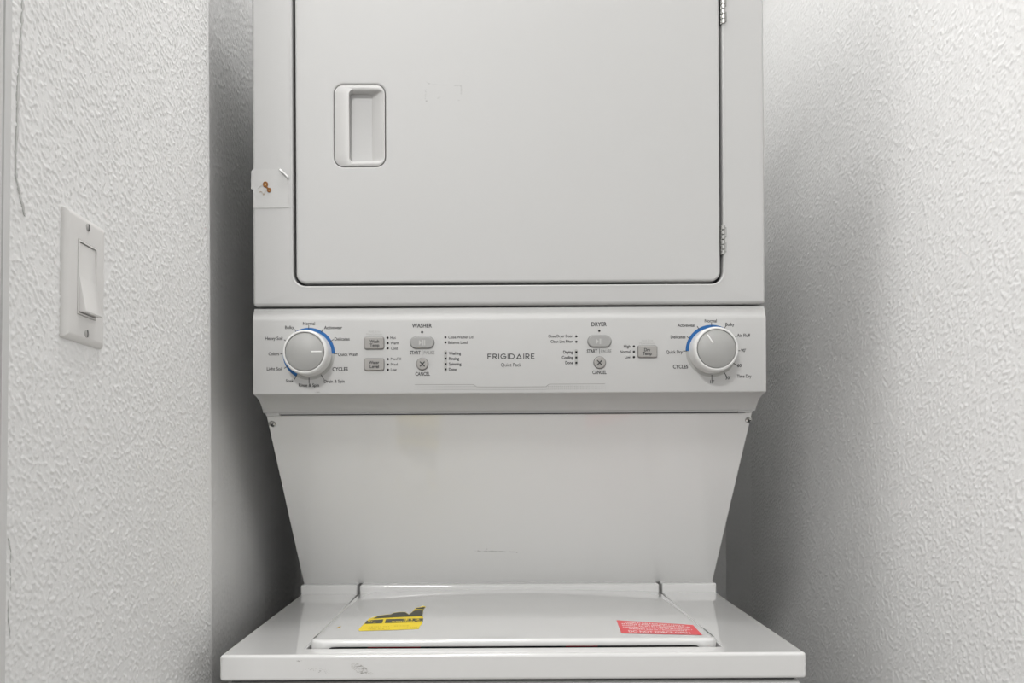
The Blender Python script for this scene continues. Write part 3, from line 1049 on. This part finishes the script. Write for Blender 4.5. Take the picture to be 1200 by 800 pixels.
def yel_text(s, x0, x1, y0, y1):
    vs, fs = text_raw(s, 0.02)
    a0, a1 = min(v[0] for v in vs), max(v[0] for v in vs)
    ch = cap_height()
    bm = bmesh.new()
    V = [bm.verts.new(lid_pt(*zy(x0 + (x - a0) / (a1 - a0) * (x1 - x0), y0 + (y1 - y0) * y / ch), 0.0007)) for x, y in vs]
    for f in fs:
        try: bm.faces.new([V[i] for i in f])
        except ValueError: pass
    obj('lettering', bm, M_YEL, torn, smooth=False, recalc=False)
yel_text('$12', 672, 850, 336, 321)
bm = bmesh.new()
for (xa, xb, ya, hh, slope_) in ((545, 865, 350, 7, -0.01), (290, 330, 352, 12, 0), (345, 375, 360, 5, 0)):
    x = xa
    while x < xb:
        wd = random.uniform(8, 22)
        y = ya + slope_ * (x - xa)
        bm.faces.new([bm.verts.new(lid_pt(*zy(a, b), 0.0007)) for a, b in ((x, y + hh / 2), (x + wd, y + hh / 2), (x + wd, y - hh / 2), (x, y - hh / 2))])
        x += wd + random.choice((4, 4, 10))
obj('small_print', bm, M_YEL, torn, smooth=False, kind='stuff')
m_faint = mat('faint_dark_yellow', (0.50, 0.38, 0.0), 0.5)
bm = bmesh.new()
for (xa, xb, ya, hh) in ((290, 520, 432, 4), (570, 720, 404, 4), (300, 520, 408, 4), (710, 820, 420, 3)):
    x = xa
    while x < xb:
        wd = random.uniform(8, 22)
        bm.faces.new([bm.verts.new(lid_pt(*zy(a, b - (x - 290) * 0.02), 0.0007)) for a, b in ((x, ya + hh / 2), (x + wd, ya + hh / 2), (x + wd, ya - hh / 2), (x, ya - hh / 2))])
        x += wd + random.choice((5, 12, 25))
obj('small_print', bm, m_faint, torn, smooth=False, kind='stuff')
obj('label_scrap', lid_poly([(394.8, 735.6), (395.8, 734.4), (399.8, 733.2), (398.6, 734.6), (396.4, 735.6)], 0.0003), mat('dull_yellow', (0.55, 0.36, 0.05), 0.5), mach, smooth=False)

# thin red strips in the slit under the lid
for xa, xb in ((430, 492), (664, 702)):
    a, b_ = PZ(xa, 757.5, ZT).x, PZ(xb, 757.5, ZT).x
    obj('red_strip', box((a, LF + 0.0108, ZT - 0.003), (b_, LF + 0.0115, ZT + 0.0003)), M_RED, mach, smooth=False)

# clear tape with an amber glue drip, left stile of the dryer front
def dpt(px, py, lift):
    return PD(px, py, DD - lift)
bm = bmesh.new()
tp = [(294.6, 201.0), (296.0, 198.4), (326.5, 198.2), (330.5, 203.0), (336.4, 207.5), (338.2, 243.2), (297.5, 243.8), (296.9, 222), (294.2, 221.2)]
f = bm.faces.new([bm.verts.new(dpt(a, b, 0.0004)) for a, b in tp])
r_ = bmesh.ops.extrude_face_region(bm, geom=[f])
for v in [g for g in r_['geom'] if isinstance(g, bmesh.types.BMVert)]:
    v.co.y -= 0.0002
tape = obj('tape_patch', bm, M_TAPE, mach, smooth=False)
# curled corner
bm = bmesh.new()
g2 = []
for i in range(5):
    t = i / 4
    row = []
    for (a, b) in ((326.5, 198.2), (331.5, 202.5), (336.4, 207.5)):
        row.append(bm.verts.new(dpt(a + 3.2 * math.sin(t * 1.5) - 2.5 * t * t, b - 3.0 * math.sin(t * 1.5) + 3.5 * t * t, 0.0006 + 0.0040 * t)))
    g2.append(row)
for i in range(4):
    for j in range(2):
        bm.faces.new((g2[i][j], g2[i][j + 1], g2[i + 1][j + 1], g2[i + 1][j]))
obj('curled_corner', bm, M_TAPE, tape)
bm = bmesh.new()
ring = []
for (cx, cy, rx, ry, rad) in ((311.0, 216.0, 2.1, 2.6, 0.0013), (315.3, 222.6, 1.6, 1.9, 0.0012)):
    path = [dpt(cx + rx * math.cos(a), cy + ry * math.sin(a), 0.0010) for a in [2 * math.pi * i / 20 for i in range(20)]]
    tube(path, rad, 8, True, bm)
tube([dpt(312, 218.5, 0.0011), dpt(313.2, 220.0, 0.0012), dpt(314.2, 221.2, 0.0011)], 0.0013, 8, False, bm)
obj('glue_drip', bm, M_GLUE, tape)
bm = bmesh.new()
for cx, cy, r in ((311.0, 216.2, 0.0022), (315.4, 222.6, 0.0015)):
    lathe([(0, -0.0002), (r, -0.0002), (r * .8, 0.0005), (0, 0.0009)], 16, Matrix.Translation(dpt(cx, cy, 0.0006)), bm)
obj('glue_bead', bm, M_GLUEH, tape)
bm = bmesh.new()
for pts in (((303.8, 225.4), (305.6, 224.2), (307.4, 225.4)), ((310.8, 223.8), (310.4, 226.0), (309.2, 227.8)), ((308, 226.4), (309.0, 228.6))):
    tube([dpt(a, b, 0.0008) for a, b in pts], 0.0004, 6, False, bm)
obj('glue_smear', bm, mat('dull_glue', (0.36, 0.27, 0.16), 0.4), tape)
bm = bmesh.new()
tube([dpt(a, b, 0.0007) for a, b in ((302.5, 220.5), (304.5, 218.2), (307, 216.8))], 0.0006, 6, False, bm)
obj('torn_flap', bm, M_TAPE, tape)

# scuffs: clusters of tiny flakes
def flakes(pts_fn, n, size, place, name, parent, m=M_SCUFF):
    bm = bmesh.new()
    for _ in range(n):
        a, b = pts_fn()
        s = size * random.uniform(0.5, 1.3)
        k = random.randint(3, 5)
        ph = random.uniform(0, 6)
        bm.faces.new([bm.verts.new(place(a + s * 1.3 * math.cos(ph + 6.283 * i / k), b + s * 0.7 * math.sin(ph + 6.283 * i / k))) for i in range(k)])
    return obj(name, bm, m, parent, smooth=False, kind='stuff')
wf = lambda a, b: PD(a, b, DW - 0.0001)
def ell(cx, cy, rx, ry, tilt=0.0):
    def fn():
        r = math.sqrt(random.random()); t = random.uniform(0, 6.283)
        x, y = r * rx * math.cos(t), r * ry * math.sin(t)
        return cx + x, cy + y + tilt * x
    return fn
m_sc2 = mat('pale_scuff', (0.47, 0.46, 0.44), 0.7)
flakes(ell(350.5, 774, 3.5, 0.6), 10, 0.6, wf, 'scuff_mark', work)
flakes(ell(371, 784.3, 14, 1.6, 0.04), 30, 0.55, wf, 'scuff_mark', work, m_sc2)
flakes(ell(379, 787.5, 7, 1.6, 0.2), 12, 0.5, wf, 'scuff_mark', work)
flakes(ell(421, 783, 10, 5.2, 0.35), 110, 0.62, wf, 'scuff_mark', work, m_sc2)
flakes(ell(429, 788, 9, 2.0, 0.1), 30, 0.55, wf, 'scuff_mark', work, m_sc2)
# tape residue outline on the door
df = lambda a, b: PD(a, b, HD - 0.0001)
def seg(p, q, j=0.8):
    def fn():
        t = random.random()
        return p[0] + (q[0] - p[0]) * t + random.uniform(-j, j), p[1] + (q[1] - p[1]) * t + random.uniform(-j, j)
    return fn
m_res = mat('tape_residue', (0.33, 0.33, 0.325), 0.6)
for p, q, n_, j in (((499, 95), (504, 99), 14, .8), ((504, 99), (524, 99.6), 22, .3), ((532, 100.4), (541, 100.2), 16, .7), ((541, 99), (540, 111), 22, .8), ((498.5, 103), (498.5, 116), 14, 1.0),
                    ((499, 119), (501, 117.5), 12, .8), ((512, 115), (519, 113.5), 8, .9), ((537, 117), (538, 118), 4, .6)):
    flakes(seg(p, q, j), n_, 0.42, df, 'residue_mark', door, m_res)
pf = lambda a, b: panel_pt(a, b, 0.0001)
flakes(seg((556, 645.2), (589, 645.6), 0.4), 34, 0.55, pf, 'scuff_mark', panel, M_SCUFF)
flakes(seg((589, 646.2), (607, 646.6), 0.35), 26, 0.55, pf, 'scuff_mark', panel, M_SCUFF)
flakes(ell(570.5, 643, 0.6, 0.6), 4, 0.45, pf, 'scuff_mark', panel, M_SCUFF)
flakes(ell(371.5, 459.3, 3.5, 0.6), 14, 0.45, lambda a, b: PD(a, b, DC - 0.0001), 'scuff_mark', console, m_res)

# ================================================================== light switch on the left wall
near = PX(74.0, 319.0, XL + 0.003); far = PX(120.2, 337.5, XL + 0.003)
cy_, cz_ = (near.y + far.y) / 2, (near.z + far.z) / 2
sw = thing('light_switch', 'white rocker light switch on the textured plaster wall beside the door casing', 'light switch', (XL, cy_, cz_))
SM = Matrix.Translation((XL, cy_, cz_)) @ Matrix.Rotation(math.radians(-2.0), 4, 'X') @ Matrix.Rotation(math.pi / 2, 4, 'Z')
pq = (-0.0355, 0.0355, -0.0575, 0.0575, 0.0022)
rq = (-0.0168, 0.0168, -0.0335, 0.0335, 0.0008)
bm = loft([(*pq, 0.001), (*pq, -0.0022), (*inset(pq, 0.0012), -0.0040), (*inset(pq, 0.0036), -0.0056), (*inset(pq, 0.0062), -0.0062),
           (*inset(rq, -0.0006), -0.0062), (*inset(rq, 0.0), -0.0057), (*inset(rq, 0.0), -0.001)], k=4, mtx=SM)
obj('wall_plate', bm, M_SWITCH, sw, wn=True, angle=50)
# rocker: thin frame, upper half tipped in, lower half tipped out
bm = loft([(*inset(rq, 0.0003), -0.0008), (*inset(rq, 0.0003), -0.0064), (*inset(rq, 0.0009), -0.0069), (*inset(rq, 0.0016), -0.0069), (*inset(rq, 0.0016), -0.002)], k=3, mtx=SM, cap0=False)
obj('switch_frame', bm, M_SWITCH, sw, angle=40)
q = inset(rq, 0.0019)
prof = [(-0.0030, q[2] + 0.0008), (-0.0122, q[2] + 0.0001), (-0.0130, q[2] + 0.0012), (-0.0072, -0.0008), (-0.0068, 0.0012), (-0.0060, q[3] - 0.0012), (-0.0050, q[3] - 0.0002), (-0.0030, q[3])]
bm = prism_x(prof, q[0], q[1], 0.0006, 2)
bmesh.ops.transform(bm, matrix=SM, verts=bm.verts)
obj('rocker', bm, M_SWITCH, sw, angle=25)
for zc in (0.0485, -0.0485):
    T = SM @ Matrix.Translation((0, 0, zc))
    s = obj('screw', lathe([(0, -0.004), (0.0036, -0.004), (0.0036, 0.0064), (0.0026, 0.0070), (0, 0.0073)], 20, T @ Matrix.Translation((0, 0, 0))), M_SCREWW, sw)
    bm = box((-0.0005, -0.0075, -0.0030), (0.0005, -0.0064, 0.0030))
    bmesh.ops.transform(bm, matrix=T, verts=bm.verts)
    obj('screw_slot', bm, mat('slot_grey', (0.16, 0.16, 0.155), 0.6), s, smooth=False)
